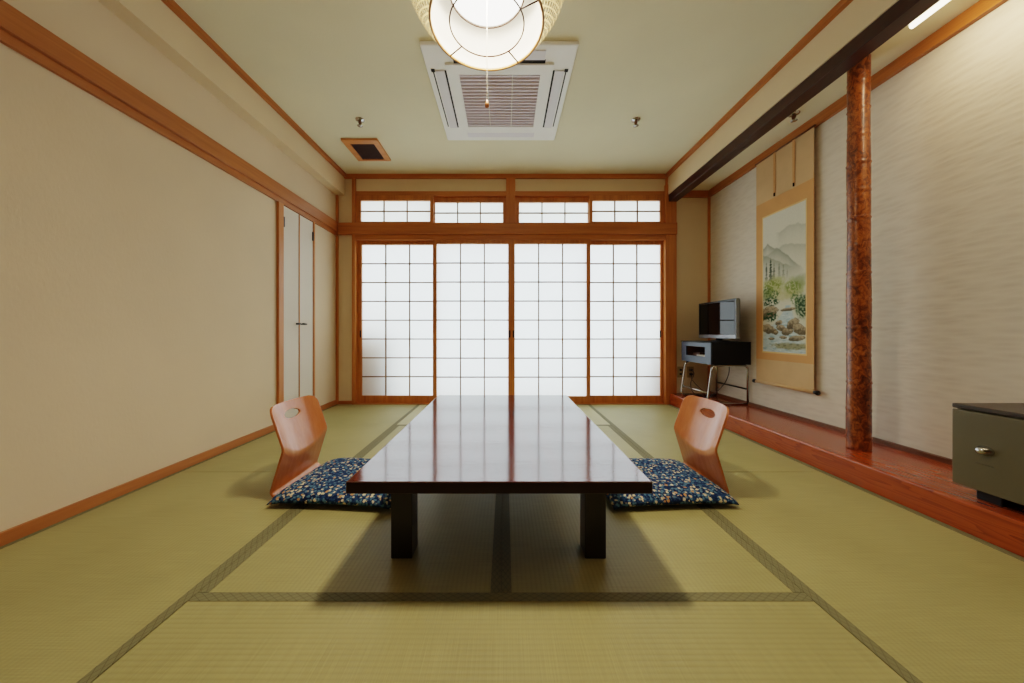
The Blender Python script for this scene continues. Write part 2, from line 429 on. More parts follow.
# posts of the window wall
struct('trim_13', M['frame_z'], (-1.67, -1.635, YB - 0.03, YB + 0.1, 0.0, 2.472), 'cedar post left of the paper screens', 0.002)
struct('trim_14', M['frame_z'], (1.750, 1.872, YB - 0.03, YB + 0.1, 0.0, 2.40), 'broad cedar post right of the paper screens', 0.003)
struct('trim_15', M['frame_z'], (0.012, 0.112, YB - 0.03, YB + 0.1, 1.98, 2.472), 'short cedar post between the transom screens', 0.002)
struct('trim_16', M['frame_x'], (-1.635, 0.012, YB - 0.01, YB + 0.1, 2.285, 2.335), 'rail above the left transom screens')
struct('trim_17', M['frame_x'], (0.112, 1.78, YB - 0.01, YB + 0.1, 2.285, 2.335), 'rail above the right transom screens')
struct('trim_18', M['frame_x'], (-1.635, 1.752, YB - 0.025, YB + 0.1, -0.03, 0.006), 'grooved sill under the paper screens')
# baseboards
struct('baseboard_left', M['frame_y'], (XL, XL + 0.012, YF, 2.71, 0.0, 0.05), 'low cedar baseboard along the left wall')
struct('baseboard_left_end', M['frame_y'], (XL, XL + 0.012, 3.21, YB - 0.022, 0.0, 0.05), 'short baseboard beyond the closet')
struct('baseboard_back', M['frame_x'], (XL + 0.022, -1.67, YB - 0.012, YB, 0.0, 0.035), 'short baseboard left of the screens')
struct('baseboard_alcove', M['trim_dark'], (XR - 0.026, XR, YF, YB - 0.02, ZT, ZT + 0.026), 'thin brown strip at the foot of the alcove wall')

# ---------------------------------------------------------------- closet in the left wall
struct('trim_20', M['frame_z'], (XL, XL + 0.022, 2.695, 2.752, 0.0, 1.845), 'cedar post before the closet')
struct('trim_21', M['frame_z'], (XL, XL + 0.018, 3.188, 3.212, 0.0, 1.845), 'thin cedar post after the closet')
def closet_door(name, y0, y1, hinge_y, knob_y, label):
    d = thing(name, label, 'door', (XL, (y0 + y1) / 2, 0.0), kind='structure')
    bx('door_panel', M['door_face'], d, XL, XL + 0.012, y0 + 0.004, y1 - 0.004, 0.012, 1.838, 0.002)
    ex = bx('door_edge', M['frame_z'], d, XL, XL + 0.016, (y1 - 0.006 if hinge_y < knob_y else y0 - 0.002), (y1 + 0.002 if hinge_y < knob_y else y0 + 0.006), 0.012, 1.838)
    for z in (1.66, 0.10):
        h = BM(); box(h, XL + 0.012, XL + 0.022, hinge_y - 0.009, hinge_y + 0.009, z, z + 0.085); bevel_all(h, 0.003)
        obj('hinge', h, M['black_plastic'], d)
    bm = BM()
    tube(bm, [(XL + 0.012, knob_y, 0.86), (XL + 0.036, knob_y, 0.86)], 0.006)
    s = -1 if hinge_y < knob_y else 1
    tube(bm, fillet([(XL + 0.036, knob_y + 0.008 * s * -1, 0.862), (XL + 0.036, knob_y + 0.045 * s, 0.86)], 0.01), 0.008)
    obj('handle', bm, M['black_plastic'], d, smooth=True)
closet_door('door_1', 2.752, 2.972, 2.760, 2.945, 'nearer of the two narrow white closet doors')
closet_door('door_2', 2.972, 3.188, 3.180, 2.998, 'farther of the two narrow white closet doors')

# ---------------------------------------------------------------- shoji screens
def shoji(name, x0, x1, yc, z0, z1, sl, sr, top, bot, nx, nz, label, paper, pull=None):
    d = thing(name, label, 'window', ((x0 + x1) / 2, yc, z0), kind='structure')
    t = 0.015
    bm = BM()
    box(bm, x0, x0 + sl, yc - t, yc + t, z0, z1); box(bm, x1 - sr, x1, yc - t, yc + t, z0, z1)
    box(bm, x0 + sl, x1 - sr, yc - t, yc + t, z1 - top, z1); box(bm, x0 + sl, x1 - sr, yc - t, yc + t, z0, z0 + bot)
    obj('window_frame', bm, M['frame_z'], d)
    px0, px1, pz0, pz1 = x0 + sl, x1 - sr, z0 + bot, z1 - top
    bm = BM(); w = 0.0058
    for i in range(1, nx):
        x = px0 + (px1 - px0) * i / nx; box(bm, x - w, x + w, yc - 0.012, yc + 0.004, pz0, pz1)
    for j in range(1, nz):
        z = pz0 + (pz1 - pz0) * j / nz; box(bm, px0, px1, yc - 0.010, yc + 0.004, z - w, z + w)
    obj('lattice', bm, M['muntin'], d)
    bm = BM()
    vs = [bm.verts.new(p) for p in ((px0 - 0.005, yc + 0.006, pz0 - 0.005), (px1 + 0.005, yc + 0.006, pz0 - 0.005), (px1 + 0.005, yc + 0.006, pz1 + 0.005), (px0 - 0.005, yc + 0.006, pz1 + 0.005))]
    bm.faces.new(vs); obj('paper', bm, paper, d)
    if pull is not None:
        bm = BM(); box(bm, pull - 0.008, pull + 0.008, yc - t - 0.002, yc - t + 0.004, 0.73, 0.81); bevel_all(bm, 0.003)
        obj('finger_pull', bm, M['slot_dark'], d)
YI, YO = YB + 0.005, YB + 0.042      # inner and outer track
def X(px): return (px - 505) / 91.0
shoji('window_1', -1.635, X(436.0), YO, 0.006, 1.80, 0.047, 0.035, 0.042, 0.080, 3, 8, 'leftmost tall paper screen', M['shoji_paper'], -1.60)
shoji('window_2', X(433.0), X(511.6), YI, 0.006, 1.80, 0.040, 0.037, 0.042, 0.08, 3, 8, 'tall paper screen just left of centre', M['shoji_paper'], X(511.3) - 0.018)
shoji('window_3', X(511.6), X(590.2), YI, 0.006, 1.80, 0.034, 0.040, 0.042, 0.08, 3, 8, 'tall paper screen just right of centre', M['shoji_paper'], X(511.9) + 0.016)
shoji('window_4', X(587.5), 1.764, YO, 0.006, 1.80, 0.035, 0.040, 0.042, 0.080, 3, 8, 'rightmost tall paper screen', M['shoji_paper'], 1.722)
shoji('window_5', -1.635, X(433.5), YI, 1.98, 2.29, 0.052, 0.036, 0.058, 0.022, 3, 2, 'first transom screen from the left', M['transom_paper'])
shoji('window_6', X(431.0), 0.012, YO, 1.98, 2.29, 0.036, 0.034, 0.062, 0.015, 3, 2, 'second transom screen from the left', M['transom_paper'])
shoji('window_7', 0.112, X(592.0), YO, 1.98, 2.29, 0.044, 0.036, 0.062, 0.015, 3, 2, 'third transom screen from the left', M['transom_paper'])
shoji('window_8', X(589.0), 1.752, YI, 1.98, 2.29, 0.036, 0.05, 0.058, 0.022, 3, 2, 'rightmost transom screen', M['transom_paper'])
# unseen boxes added outside to throw soft grey patches on the outer screens
o = struct('shade_box_left', M['wall'], (-2.2, -1.27, YB + 0.20, YB + 0.5, -0.1, 0.76), 'unseen box added outside to shade the leftmost screen')
o = struct('shade_box_right', M['wall'], (1.62, 2.3, YB + 0.22, YB + 0.5, -0.1, 0.52), 'unseen box added outside to shade the rightmost screen')

# ---------------------------------------------------------------- tatami mats
XA, XM, XB2 = -0.923, -0.012, 0.899
def tatami(cx, cy, w, l, rot, label, mat=None, borders=(1, 1)):
    t = thing('tatami_mat', label, 'floor mat', (cx, cy, -0.03), 'tatami mats covering the floor')
    t.rotation_euler = (0, 0, rot)
    g = 0.0008
    bm = BM(); box(bm, -w / 2 + g, w / 2 - g, -l / 2 + 0.0016, l / 2 - 0.0016, 0, 0.03)
    me = obj('rush_cover', bm, mat or M['tatami'], None); me.parent = t; me.location = (0, 0, 0)
    for s, on in zip((-1, 1), borders):
        bm = BM(); x1 = s * (w / 2 - g); x0 = s * (w / 2 - 0.032)
        box(bm, min(x0, x1), max(x0, x1), -l / 2 + g, l / 2 - g, 0.0295, 0.0312)
        e = obj('cloth_border', bm, M['heri'], None); e.parent = t
    return t
H = PI / 2
W2 = XM - XA
tatami((XA + XM) / 2, 1.90, W2, 1.80, 0, 'long tatami mat under the left half of the table')
tatami((XM + XB2) / 2, 1.90, W2, 1.80, 0, 'long tatami mat under the right half of the table')
tatami((XA + XB2) / 2, 0.545, 0.91, 2 * W2, H, 'crosswise tatami mat nearest the viewer, in front of the table')
tatami((XA + XB2) / 2, 3.218, 0.836, 2 * W2, H, 'crosswise tatami mat along the foot of the paper screens', M['tatami_sheen'])
tatami((XL + XA) / 2, 0.96, XA - XL, 1.82, 0, 'tatami mat along the left wall, in the left foreground')
tatami((XL + XA) / 2, 2.753, XA - XL, 1.766, 0, 'tatami mat along the left wall, behind the left chair by the closet')
tatami((XB2 + XT) / 2, 0.96, XT - XB2, 1.82, 0, 'tatami mat along the alcove board, in the right foreground')
tatami((XB2 + XT) / 2, 2.753, XT - XB2, 1.766, 0, 'tatami mat along the alcove board, behind the right chair')
struct('floor_threshold', M['frame_x'], (XL, XT, YF, 0.05, -0.03, 0.0), 'wooden threshold floor behind the viewer')

# ---------------------------------------------------------------- alcove: board, post, beam, lamp
bm = BM(); box(bm, XT, XR - 0.024, YF, YB, -0.03, ZT)
ed = [e for e in bm.edges if all(abs(v.co.x - XT) < 1e-5 and abs(v.co.z - ZT) < 1e-5 for v in e.verts)]
bmesh.ops.bevel(bm, geom=ed, offset=0.008, segments=3, profile=0.5, affect='EDGES')
tag(obj('alcove_board', bm, M['toko'], None, (XT, 1.4, -0.03)), 'long red-brown lacquered board raised along the foot of the alcove wall', 'alcove board')

bm = BM(); prof = []
zz = [i * 0.01 for i in range(int((ZA - ZT) / 0.01) + 1)] + [ZA - ZT]
for z in zz:
    r = 0.0520 - 0.0050 * z / (ZA - ZT) + 0.0012 * math.sin(z * 9.1)
    d = abs(((z - 0.07 + 0.0775) % 0.155) - 0.0775)
    r += 0.0034 * math.exp(-(d / 0.006) ** 2) - 0.0016 * math.exp(-((d - 0.012) / 0.008) ** 2)
    prof.append((r, z))
lathe(bm, prof, (2.018, 1.900, ZT), 40)
for v in bm.verts:
    a = noise.noise(v.co * 9.0); c = Vector((2.018, 1.900, v.co.z))
    v.co += (v.co - c) * 0.035 * a
o = obj('alcove_post', bm, M['pillar'], None, (2.018, 1.900, ZT), smooth=True)
tag(o, 'tall round polished log post with mottled bark standing on the red alcove board', 'post')

o = bx('alcove_beam', M['beam'], None, XW + 0.005, XW + 0.095, YF, YB - 0.03, 2.212, 2.289, 0.003, origin=(XW, 1.4, 2.212))
tag(o, 'dark purple-brown wooden beam running above the alcove opening', 'beam')

al = thing('alcove_light', 'slim lit strip light tucked behind the dark beam', 'light', (2.008, 1.0, ZA))
bx('light_housing', M['white_plastic'], al, 1.984, 2.034, 0.42, 1.655, ZA - 0.028, ZA, 0.004)
bm = BM(); tube(bm, [(2.008, 0.44, ZA - 0.040), (2.008, 1.645, ZA - 0.040)], 0.013, 12)
obj('light_tube', bm, M['tube'], al, smooth=True)

# ---------------------------------------------------------------- low table
TX0, TX1, TY0, TY1, TZ = -0.482, 0.447, 1.006, 2.415, 0.33
tb = thing('low_table', 'long low table with glossy dark red lacquered top in the middle of the mats', 'table', ((TX0 + TX1) / 2, (TY0 + TY1) / 2, 0.0))
bm = BM(); box(bm, TX0, TX1, TY0, TY1, TZ - 0.037, TZ); bevel_all(bm, 0.004, 3)
o = obj('tabletop', bm, M['lacquer'], tb)
o.data.materials.append(M['table_edge'])
for p in o.data.polygons:
    if p.normal.z < 0.3: p.material_index = 1
for x0 in (-0.394, 0.276):
    for y0 in (1.148, 2.19):
        bx('leg', M['table_leg'], tb, x0, x0 + 0.073, y0, y0 + 0.078, 0.0012, TZ - 0.037, 0.003)

# ---------------------------------------------------------------- legless chairs
def chair_mesh():
    """bent ply shell; faces local +x; origin on the mat at the rear bend"""
    nw, half, L = 48, 0.19, 0
    # centre-line parameter: seat 0.40 long, then back up to z 0.43
    svals = []
    seat = [(0.40 - 0.40 * i / 20 + 0.03 * i / 20, 0.008) for i in range(21)]     # to x = 0.03
    zs = [0.012 + (0.426 - 0.012) * i / 84 for i in range(85)]
    def backx(z, w):
        zw = 0.235 - 0.068 * (1 - w * w)
        a = 0.004 + 0.30 * (z - 0.03)                         # leaning in to the lumbar fold
        b_ = (0.004 + 0.30 * (zw - 0.03)) - 0.34 * (z - zw)   # leaning away above it
        k = 0.010
        h = max(k - abs(a - b_), 0) / k
        x = min(a, b_) - h * h * k * 0.25
        if z < 0.045:                                         # rear bend into the seat
            t = (0.045 - z) / 0.033; x += 0.03 * t ** 2.2
        return x
    rows = []
    R, zt = 0.045, 0.426
    for i, (x, z) in enumerate(seat[:-1]):
        hw = half - (0.03 * (1 - i / 4) ** 2 if i < 4 else 0)
        rows.append([('s', x, z, hw)])
    grid = []
    bm = BM()
    for i, (x, z) in enumerate(seat[:-1]):
        hw = half - (0.03 * (1 - i / 4) ** 2 if i < 4 else 0)
        grid.append([bm.verts.new((x, hw * (2 * j / nw - 1), z)) for j in range(nw + 1)])
    info = {}
    for z in zs:
        hw = half - 0.008 * math.exp(-((z - 0.23) / 0.07) ** 2) * 0
        d = z - (zt - R)
        if d > 0: hw -= R - math.sqrt(max(R * R - d * d, 0)) * 1.0
        row = []
        for j in range(nw + 1):
            w = 2 * j / nw - 1; y = hw * w
            vv = bm.verts.new((0, y, z)); info[vv] = True
            row.append(vv)
        grid.append(row)
    for a, b in zip(grid, grid[1:]):
        for j in range(nw):
            bm.faces.new((a[j], a[j + 1], b[j + 1], b[j]))
    # oval hand hole
    hc, ha, hb = 0.360, 0.062, 0.021
    dead = []
    for f in bm.faces:
        c = f.calc_center_median()
        if all(v in info for v in f.verts) and (c.y / ha) ** 2 + ((c.z - hc) / hb) ** 2 < 1: dead.append(f)
    bmesh.ops.delete(bm, geom=dead, context='FACES')
    for v in bm.verts:
        if v in info and v.is_boundary:
            y, z = v.co.y, v.co.z - hc
            if (y / ha) ** 2 + (z / hb) ** 2 < 2.2:
                k = math.sqrt((y / ha) ** 2 + (z / hb) ** 2)
                v.co.y = y / k; v.co.z = hc + z / k
    for v in bm.verts:
        if v in info: v.co.x = backx(v.co.z, v.co.y / half)
    return bm
def make_chair(label, loc):
    bm = chair_mesh()
    c = obj('floor_chair', bm, M['chair_wood'], None, (0, 0, 0), smooth=True, recalc=True)
    md = c.modifiers.new('thick', 'SOLIDIFY'); md.thickness = 0.010; md.offset = 0
    bv = c.modifiers.new('soft', 'BEVEL'); bv.width = 0.003; bv.segments = 2; bv.limit_method = 'ANGLE'; bv.angle_limit = 1.0
    c.location = loc
    tag(c, label, 'floor chair', 'legless bent plywood chairs at the table')
    return c
ch = make_chair('orange-brown bent plywood legless chair with oval hand hole, left of the table', (-1.095, 1.735, 0.0015))
ch2 = ch.copy(); COL.objects.link(ch2); ch2.location = (1.043, 1.735, 0.0015); ch2.rotation_euler = (0, 0, PI)
ch2['label'] = 'orange-brown bent plywood legless chair with oval hand hole, right of the table, beside the alcove'

# ---------------------------------------------------------------- floor cushions
def cushion(name, loc, rot, label, seed):
    n = 44; a, b = 0.285, 0.248
    bm = BM(); top, bot = {}, {}
    for i in range(n + 1):
        for j in range(n + 1):
            u, v = 2 * i / n - 1, 2 * j / n - 1
            u = math.copysign(1 - (1 - abs(u)) ** 1.25, u); v = math.copysign(1 - (1 - abs(v)) ** 1.25, v)
            x = a * u * (1 - 0.008 * (1 - v * v)); y = b * v * (1 - 0.04 * (1 - u * u))
            e = max(0, (1 - u ** 4) * (1 - v ** 4))
            t = e ** 0.42
            wob = noise.noise(Vector((x * 7 + seed, y * 7, 0))) * 0.005 + noise.noise(Vector((x * 19 + seed, y * 19, 3))) * 0.0022
            r = math.hypot(u, v)
            zt = 0.030 + t * (0.044 + wob) - 0.008 * math.exp(-(r / 0.25) ** 2)
            zb = 0.030 - t * 0.0145
            corner = (abs(u) * abs(v)) ** 6
            zt += -0.012 * corner; zb += -0.012 * corner
            edge = i in (0, n) or j in (0, n)
            top[i, j] = bm.verts.new((x, y, zt))
            bot[i, j] = top[i, j] if edge else bm.verts.new((x, y, zb))
    for i in range(n):
        for j in range(n):
            bm.faces.new((top[i, j], top[i + 1, j], top[i + 1, j + 1], top[i, j + 1]))
            q = [bot[i, j], bot[i, j + 1], bot[i + 1, j + 1], bot[i + 1, j]]
            if len(set(q)) == 4:
                try: bm.faces.new(q)
                except ValueError: pass
    o = obj(name, bm, M['cushion'], None, (0, 0, 0), smooth=True)
    o.location = loc; o.rotation_euler = (0, 0, rot)
    tag(o, label, 'cushion', 'navy floral floor cushions')
    return o
cushion('floor_cushion', (-0.756, 1.700, 0.0), math.radians(-4), 'navy cushion with cream flowers on the left chair, tucked under the table', 1.3)
cushion('floor_cushion', (0.740, 1.700, 0.0), PI + math.radians(3.5), 'navy cushion with cream flowers on the right chair, on the alcove side of the table', 8.1)

# ---------------------------------------------------------------- hanging scroll
SY0, SY1 = 2.388, 2.936                     # near and far edge
xs = XR - 0.030
sc = thing('hanging_scroll', 'tall tan hanging scroll with a landscape painting on the alcove wall', 'hanging scroll', (xs, (SY0 + SY1) / 2, 0.34))
def sheet(name, mat, y0, y1, z0, z1, x, parent, t=0.0016):
    return bx(name, mat, parent, x - t, x, y0, y1, z0, z1)
sheet('upper_silk', M['scroll_pale'], SY0, SY1, 1.895, 2.262, xs, sc)
sheet('mount', M['scroll_tan'], SY0, SY1, 0.555, 1.895, xs, sc)
sheet('lower_silk', M['scroll_pale'], SY0, SY1, 0.362, 0.555, xs, sc)
PY0, PY1, PZ0, PZ1 = 2.452, 2.858, 0.625, 1.76
bm = BM()
for (y0, y1, z0, z1) in ((PY0 - 0.008, PY1 + 0.008, PZ1, PZ1 + 0.012), (PY0 - 0.008, PY1 + 0.008, PZ0 - 0.012, PZ0), (PY0 - 0.008, PY0, PZ0, PZ1), (PY1, PY1 + 0.008, PZ0, PZ1)):
    box(bm, xs - 0.0026, xs - 0.0016, y0, y1, z0, z1)
obj('gold_border', bm, M['scroll_line'], sc)
for y in (2.552, 2.735):
    st = sheet('hanging_strip', M['scroll_tan'], y - 0.011, y + 0.011, 1.93, 2.262, xs - 0.004, sc, 0.0014)
    bm = BM(); tube(bm, [(xs - 0.006, y, 1.93), (xs - 0.006, y, 1.905)], 0.006, 6); obj('tassel', bm, M['wire'], st)
bm = BM(); tube(bm, [(xs, SY0 - 0.01, 2.266), (xs, SY1 + 0.01, 2.266)], 0.008, 10); obj('top_rod', bm, M['trim_dark'], sc, smooth=True)
bm = BM(); tube(bm, [(xs, SY0 - 0.002, 0.355), (xs, SY1 + 0.002, 0.355)], 0.013, 12); rod = obj('bottom_rod', bm, M['scroll_pale'], sc, smooth=True)
for s, y in ((-1, SY0), (1, SY1)):
    bm = BM(); prof = [(0.0001, 0), (0.0125, 0.001), (0.014, 0.012), (0.017, 0.024), (0.016, 0.032), (0.0001, 0.033)]
    lathe(bm, prof, (0, 0, 0), 16, caps=False)
    rot = Matrix.Rotation(-s * PI / 2, 4, 'X')
    for v in bm.verts: v.co = rot @ v.co + Vector((xs, y, 0.355))
    obj('rod_knob', bm, M['black_plastic'], rod, smooth=True)

def paint(u, t):
    """ink landscape: u 0..1 left to right, t 0..1 top to bottom; returns an sRGB colour"""
    def N(x, y, s=0): return noise.noise(Vector((x, y, s)))
    def F(x, y, s=0): return 0.6 * N(x, y, s) + 0.3 * N(2.1 * x, 2.1 * y, s + 5) + 0.2 * N(4.3 * x, 4.3 * y, s + 9)
    y = t * 2.8
    c = [212 - 4 * t, 210 - 4 * t, 194 - 10 * t]
    def mixc(col, a):
        a = max(0, min(1, a))
        for i in range(3): c[i] += (col[i] - c[i]) * a
    def sm(x): x = max(0, min(1, x)); return x * x * (3 - 2 * x)
    # far hill at upper right, ridge hills fading downwards
    def hill(top, fade, col, a):
        d = t - top
        if d > 0: mixc(col, a * sm(d / 0.012) * math.exp(-d / fade))
    hill(0.12 + 0.25 * (u - 0.66) ** 2 + 0.03 * F(u * 5, 1), 0.055, (150, 154, 138), 0.5 * sm((u - 0.3) / 0.15))
    hill(0.205 + 0.30 * abs(u - 0.12) ** 1.3 + 0.03 * F(u * 6, 2), 0.05, (118, 124, 110), 0.75 * sm((1.0 - u) / 0.3))
    hill(0.235 + 0.10 * abs(u - 0.55) + 0.012 * F(u * 8, 3), 0.05, (140, 146, 128), 0.5)
    hill(0.27 + 0.19 * u + 0.012 * F(u * 11, 4), 0.06, (126, 132, 114), 0.6 * sm((0.8 - u) / 0.25))
    # conifers, feathered
    for (cx, t0, t1, w, a) in ((0.41, 0.35, 0.47, 0.05, 0.40), (0.51, 0.37, 0.47, 0.05, 0.42), (0.09, 0.32, 0.48, 0.055, 0.75), (0.20, 0.295, 0.49, 0.065, 0.9), (0.285, 0.335, 0.48, 0.05, 0.65), (0.60, 0.41, 0.48, 0.04, 0.25)):
        if t0 < t < t1 + 0.02:
            k = (t - t0) / (t1 - t0)
            hw = w * (0.12 + 0.88 * k ** 0.7) * (0.85 + 0.9 * F(u * 5, y * 34, cx * 40))
            mixc((44, 54, 44), a * sm((hw - abs(u - cx)) / 0.03 + 0.1) * sm(k * 4) * (1 - 0.75 * max(0, k - 0.35)) * sm((t1 + 0.02 - t) / 0.05))
    # soft washes, then foliage dabbed in clumps
    for (cx, ct, rx, rt, col, a) in ((0.30, 0.52, 0.42, 0.085, (164, 168, 104), 0.65), (0.74, 0.56, 0.32, 0.09, (154, 162, 104), 0.7), (0.50, 0.60, 0.42, 0.06, (186, 180, 130), 0.6),
                                    (0.88, 0.52, 0.2, 0.06, (136, 146, 104), 0.5), (0.12, 0.58, 0.22, 0.06, (118, 136, 76), 0.6), (0.93, 0.68, 0.22, 0.10, (110, 126, 92), 0.7)):
        d = math.hypot((u - cx) / rx, (t - ct) / rt) + 0.5 * F(u * 7, y * 7, cx * 9)
        mixc(col, a * sm((1 - d) / 0.7))
    for (cx, ct, rx, rt, col, a) in ((0.25, 0.52, 0.26, 0.05, (122, 136, 62), 0.8), (0.72, 0.55, 0.2, 0.05, (118, 136, 66), 0.8), (0.80, 0.63, 0.14, 0.05, (84, 108, 66), 0.85),
                                    (0.2, 0.635, 0.24, 0.036, (50, 78, 56), 1.0), (0.93, 0.69, 0.16, 0.085, (58, 80, 58), 1.0), (0.30, 0.585, 0.14, 0.035, (78, 100, 58), 0.8), (0.10, 0.56, 0.12, 0.045, (88, 108, 58), 0.8)):
        d = math.hypot((u - cx) / rx, (t - ct) / rt) + 0.25 * F(u * 9, y * 9, cx * 9)
        dab = F(u * 26, y * 26, cx * 31)
        mixc(col, a * sm((1.1 - d) / 0.5) * sm((dab + 0.16) / 0.26))
    # stream
    cxs = 0.62 - 0.9 * max(0, t - 0.70) if t < 0.86 else 0.42
    ws = 0.06 + 2.4 * max(0, t - 0.68) ** 1.15
    if t > 0.67:
        d = abs(u - cxs - 0.05 * F(3, y * 8)) / ws
        mixc((184, 200, 200), 0.92 * sm((1.2 - d) / 0.5))
        mixc((230, 234, 228), 0.55 * sm((F(u * 5, y * 30, 7) - 0.1) / 0.2) * sm((1 - d) / 0.3))
        mixc((120, 154, 164), 0.55 * sm((F(u * 6, y * 24, 2) - 0.05) / 0.25) * sm((1 - d) / 0.3))
    # rocks: angular, lit from above, ink outlines
    for (cx, ct, rx, rt, sk) in ((0.13, 0.715, 0.24, 0.055, 0.4), (0.15, 0.835, 0.19, 0.036, -0.3), (0.40, 0.79, 0.09, 0.018, 0.3), (0.47, 0.83, 0.12, 0.026, -0.4), (0.60, 0.855, 0.13, 0.028, 0.3), (0.72, 0.80, 0.12, 0.042, 0.5), (0.87, 0.84, 0.15, 0.042, -0.4), (0.33, 0.86, 0.07, 0.016, 0.2), (0.8, 0.90, 0.18, 0.02, 0.3), (0.5, 0.895, 0.09, 0.011, 0), (0.62, 0.70, 0.18, 0.013, 0.2), (0.22, 0.905, 0.08, 0.01, 0)):
        a1 = (u - cx) / rx + sk * (t - ct) / rt; b1 = (t - ct) / rt
        d = 0.5 * math.hypot(a1, b1) + 0.5 * max(abs(a1), abs(b1), 0.72 * (abs(a1) + abs(b1))) + 0.38 * F(u * 12, y * 12, cx * 15)
        k = sm((1 - d) / 0.16)
        lit = sm(-b1 * 0.6 + 0.45 + 0.9 * F(u * 20, y * 20, 3))
        mixc((96 + 82 * lit, 84 + 76 * lit, 64 + 66 * lit), k * 0.92)
        mixc((66, 60, 48), 0.6 * max(0, 1 - abs(d - 0.93) / 0.09) * sm(F(u * 15, y * 15, 8) * 2 + 0.6))
    d = math.hypot((u - 0.20) / 0.2, (t - 0.745) / 0.04) + 0.3 * F(u * 10, y * 10, 33)
    mixc((42, 72, 48), sm((1.05 - d) / 0.4) * sm((F(u * 24, y * 24, 61) + 0.18) / 0.25))
    d = math.hypot((u - 0.7) / 0.6, (t - 0.955) / 0.03) + 0.5 * F(u * 9, y * 18, 12); mixc((142, 138, 100), 0.8 * sm((1 - d) / 0.6))
    mixc((86, 92, 70), 0.5 * sm((1 - d) / 0.5) * sm((F(u * 14, y * 40, 71) - 0.05) / 0.2))
    g = 1 + 0.03 * F(u * 30, y * 30, 20)
    return [max(0, min(255, k * g)) for k in c]
bm = BM(); NU, NV = 110, 300; gv = []
for j in range(NV + 1):
    t = j / NV
    gv.append([bm.verts.new((xs - 0.0019, PY1 + (PY0 - PY1) * i / NU, PZ1 + (PZ0 - PZ1) * t)) for i in range(NU + 1)])
for j in range(NV):
    for i in range(NU):
        bm.faces.new((gv[j][i], gv[j + 1][i], gv[j + 1][i + 1], gv[j][i + 1]))
m, nt, b = newmat('ink_landscape')
at_ = nd(nt, 'ShaderNodeAttribute'); at_.attribute_name = 'ink'
nt.links.new(at_.outputs['Color'], b.inputs['Base Color']); b.inputs['Roughness'].default_value = 0.85; b.inputs['Specular IOR Level'].default_value = 0.15
pic = obj('painting', bm, m, sc, recalc=False)
at = pic.data.color_attributes.new('ink', 'FLOAT_COLOR', 'POINT')
k = 0
for j in range(NV + 1):
    for i in range(NU + 1):
        r_, g_, b_ = paint(i / NU, j / NV)
        at.data[k].color = (s2l(r_ / 255), s2l(g_ / 255), s2l(b_ / 255), 1); k += 1

# ---------------------------------------------------------------- tv stand
BX0, BX1, BY0, BY1, BZ0, BZ1 = 1.886, 2.236, 3.03, 3.53, 0.490, 0.690
st = thing('tv_stand', 'black box stand with slate front on bent chrome legs in the alcove corner', 'tv stand', ((BX0 + BX1) / 2, (BY0 + BY1) / 2, ZT))
bm = BM(); t = 0.014
box(bm, BX0, BX1, BY0, BY1, BZ0, BZ0 + t); box(bm, BX0, BX1, BY0, BY1, BZ1 - t, BZ1)
box(bm, BX0, BX1, BY0, BY0 + t, BZ0 + t, BZ1 - t); box(bm, BX0, BX1, BY1 - t, BY1, BZ0 + t, BZ1 - t)
box(bm, BX1 - t, BX1, BY0 + t, BY1 - t, BZ0 + t, BZ1 - t)
obj('cabinet', bm, M['black_box'], st)
OY0, OY1, OZ0, OZ1 = 3.12, 3.44, 0.555, 0.648
bm = BM(); f0, f1 = BX0 - 0.014, BX0
box(bm, f0, f1, BY0, BY1, BZ0, OZ0); box(bm, f0, f1, BY0, BY1, OZ1, BZ1 - 0.004)
box(bm, f0, f1, BY0, OY0, OZ0, OZ1); box(bm, f0, f1, OY1, BY1, OZ0, OZ1)
obj('front_panel', bm, M['slate_front'], st)
bm = BM()
box(bm, f1, BX1 - 0.05, OY0 - 0.008, OY0, OZ0 - 0.008, OZ1 + 0.008); box(bm, f1, BX1 - 0.05, OY1, OY1 + 0.008, OZ0 - 0.008, OZ1 + 0.008)
box(bm, f1, BX1 - 0.05, OY0, OY1, OZ0 - 0.008, OZ0); box(bm, f1, BX1 - 0.05, OY0, OY1, OZ1, OZ1 + 0.008)
box(bm, BX1 - 0.058, BX1 - 0.05, OY0, OY1, OZ0, OZ1)
obj('compartment', bm, M['cabinet_inside'], st)
bx('top_board', M['black_box'], st, BX0 - 0.018, BX1 + 0.002, BY0 - 0.004, BY1 + 0.014, BZ1, BZ1 + 0.008, 0.002)
rt = 0.0095
zl = ZT + rt
for y in (BY0 + 0.02, BY1 - 0.03):
    bm = BM()
    tube(bm, fillet([(BX1 - 0.012, y, zl), (BX1 - 0.012, y, BZ0 - rt), (BX0 + 0.012, y, BZ0 - rt), (BX0 - 0.036, y, zl), (BX1 - 0.012, y, zl)], 0.04), rt, 10)
    obj('leg_frame', bm, M['chrome'], st, smooth=True)
bm = BM(); tube(bm, [(BX0 - 0.024, BY0 + 0.02, 0.228), (BX0 - 0.024, BY1 - 0.03, 0.228)], 0.007, 8); obj('crossbar', bm, M['chrome'], st, smooth=True)
bm = BM(); tube(bm, [(BX1 - 0.012, BY0 + 0.02, 0.264), (BX1 - 0.012, BY1 - 0.03, 0.264)], 0.007, 8); obj('crossbar', bm, M['black_plastic'], st, smooth=True)
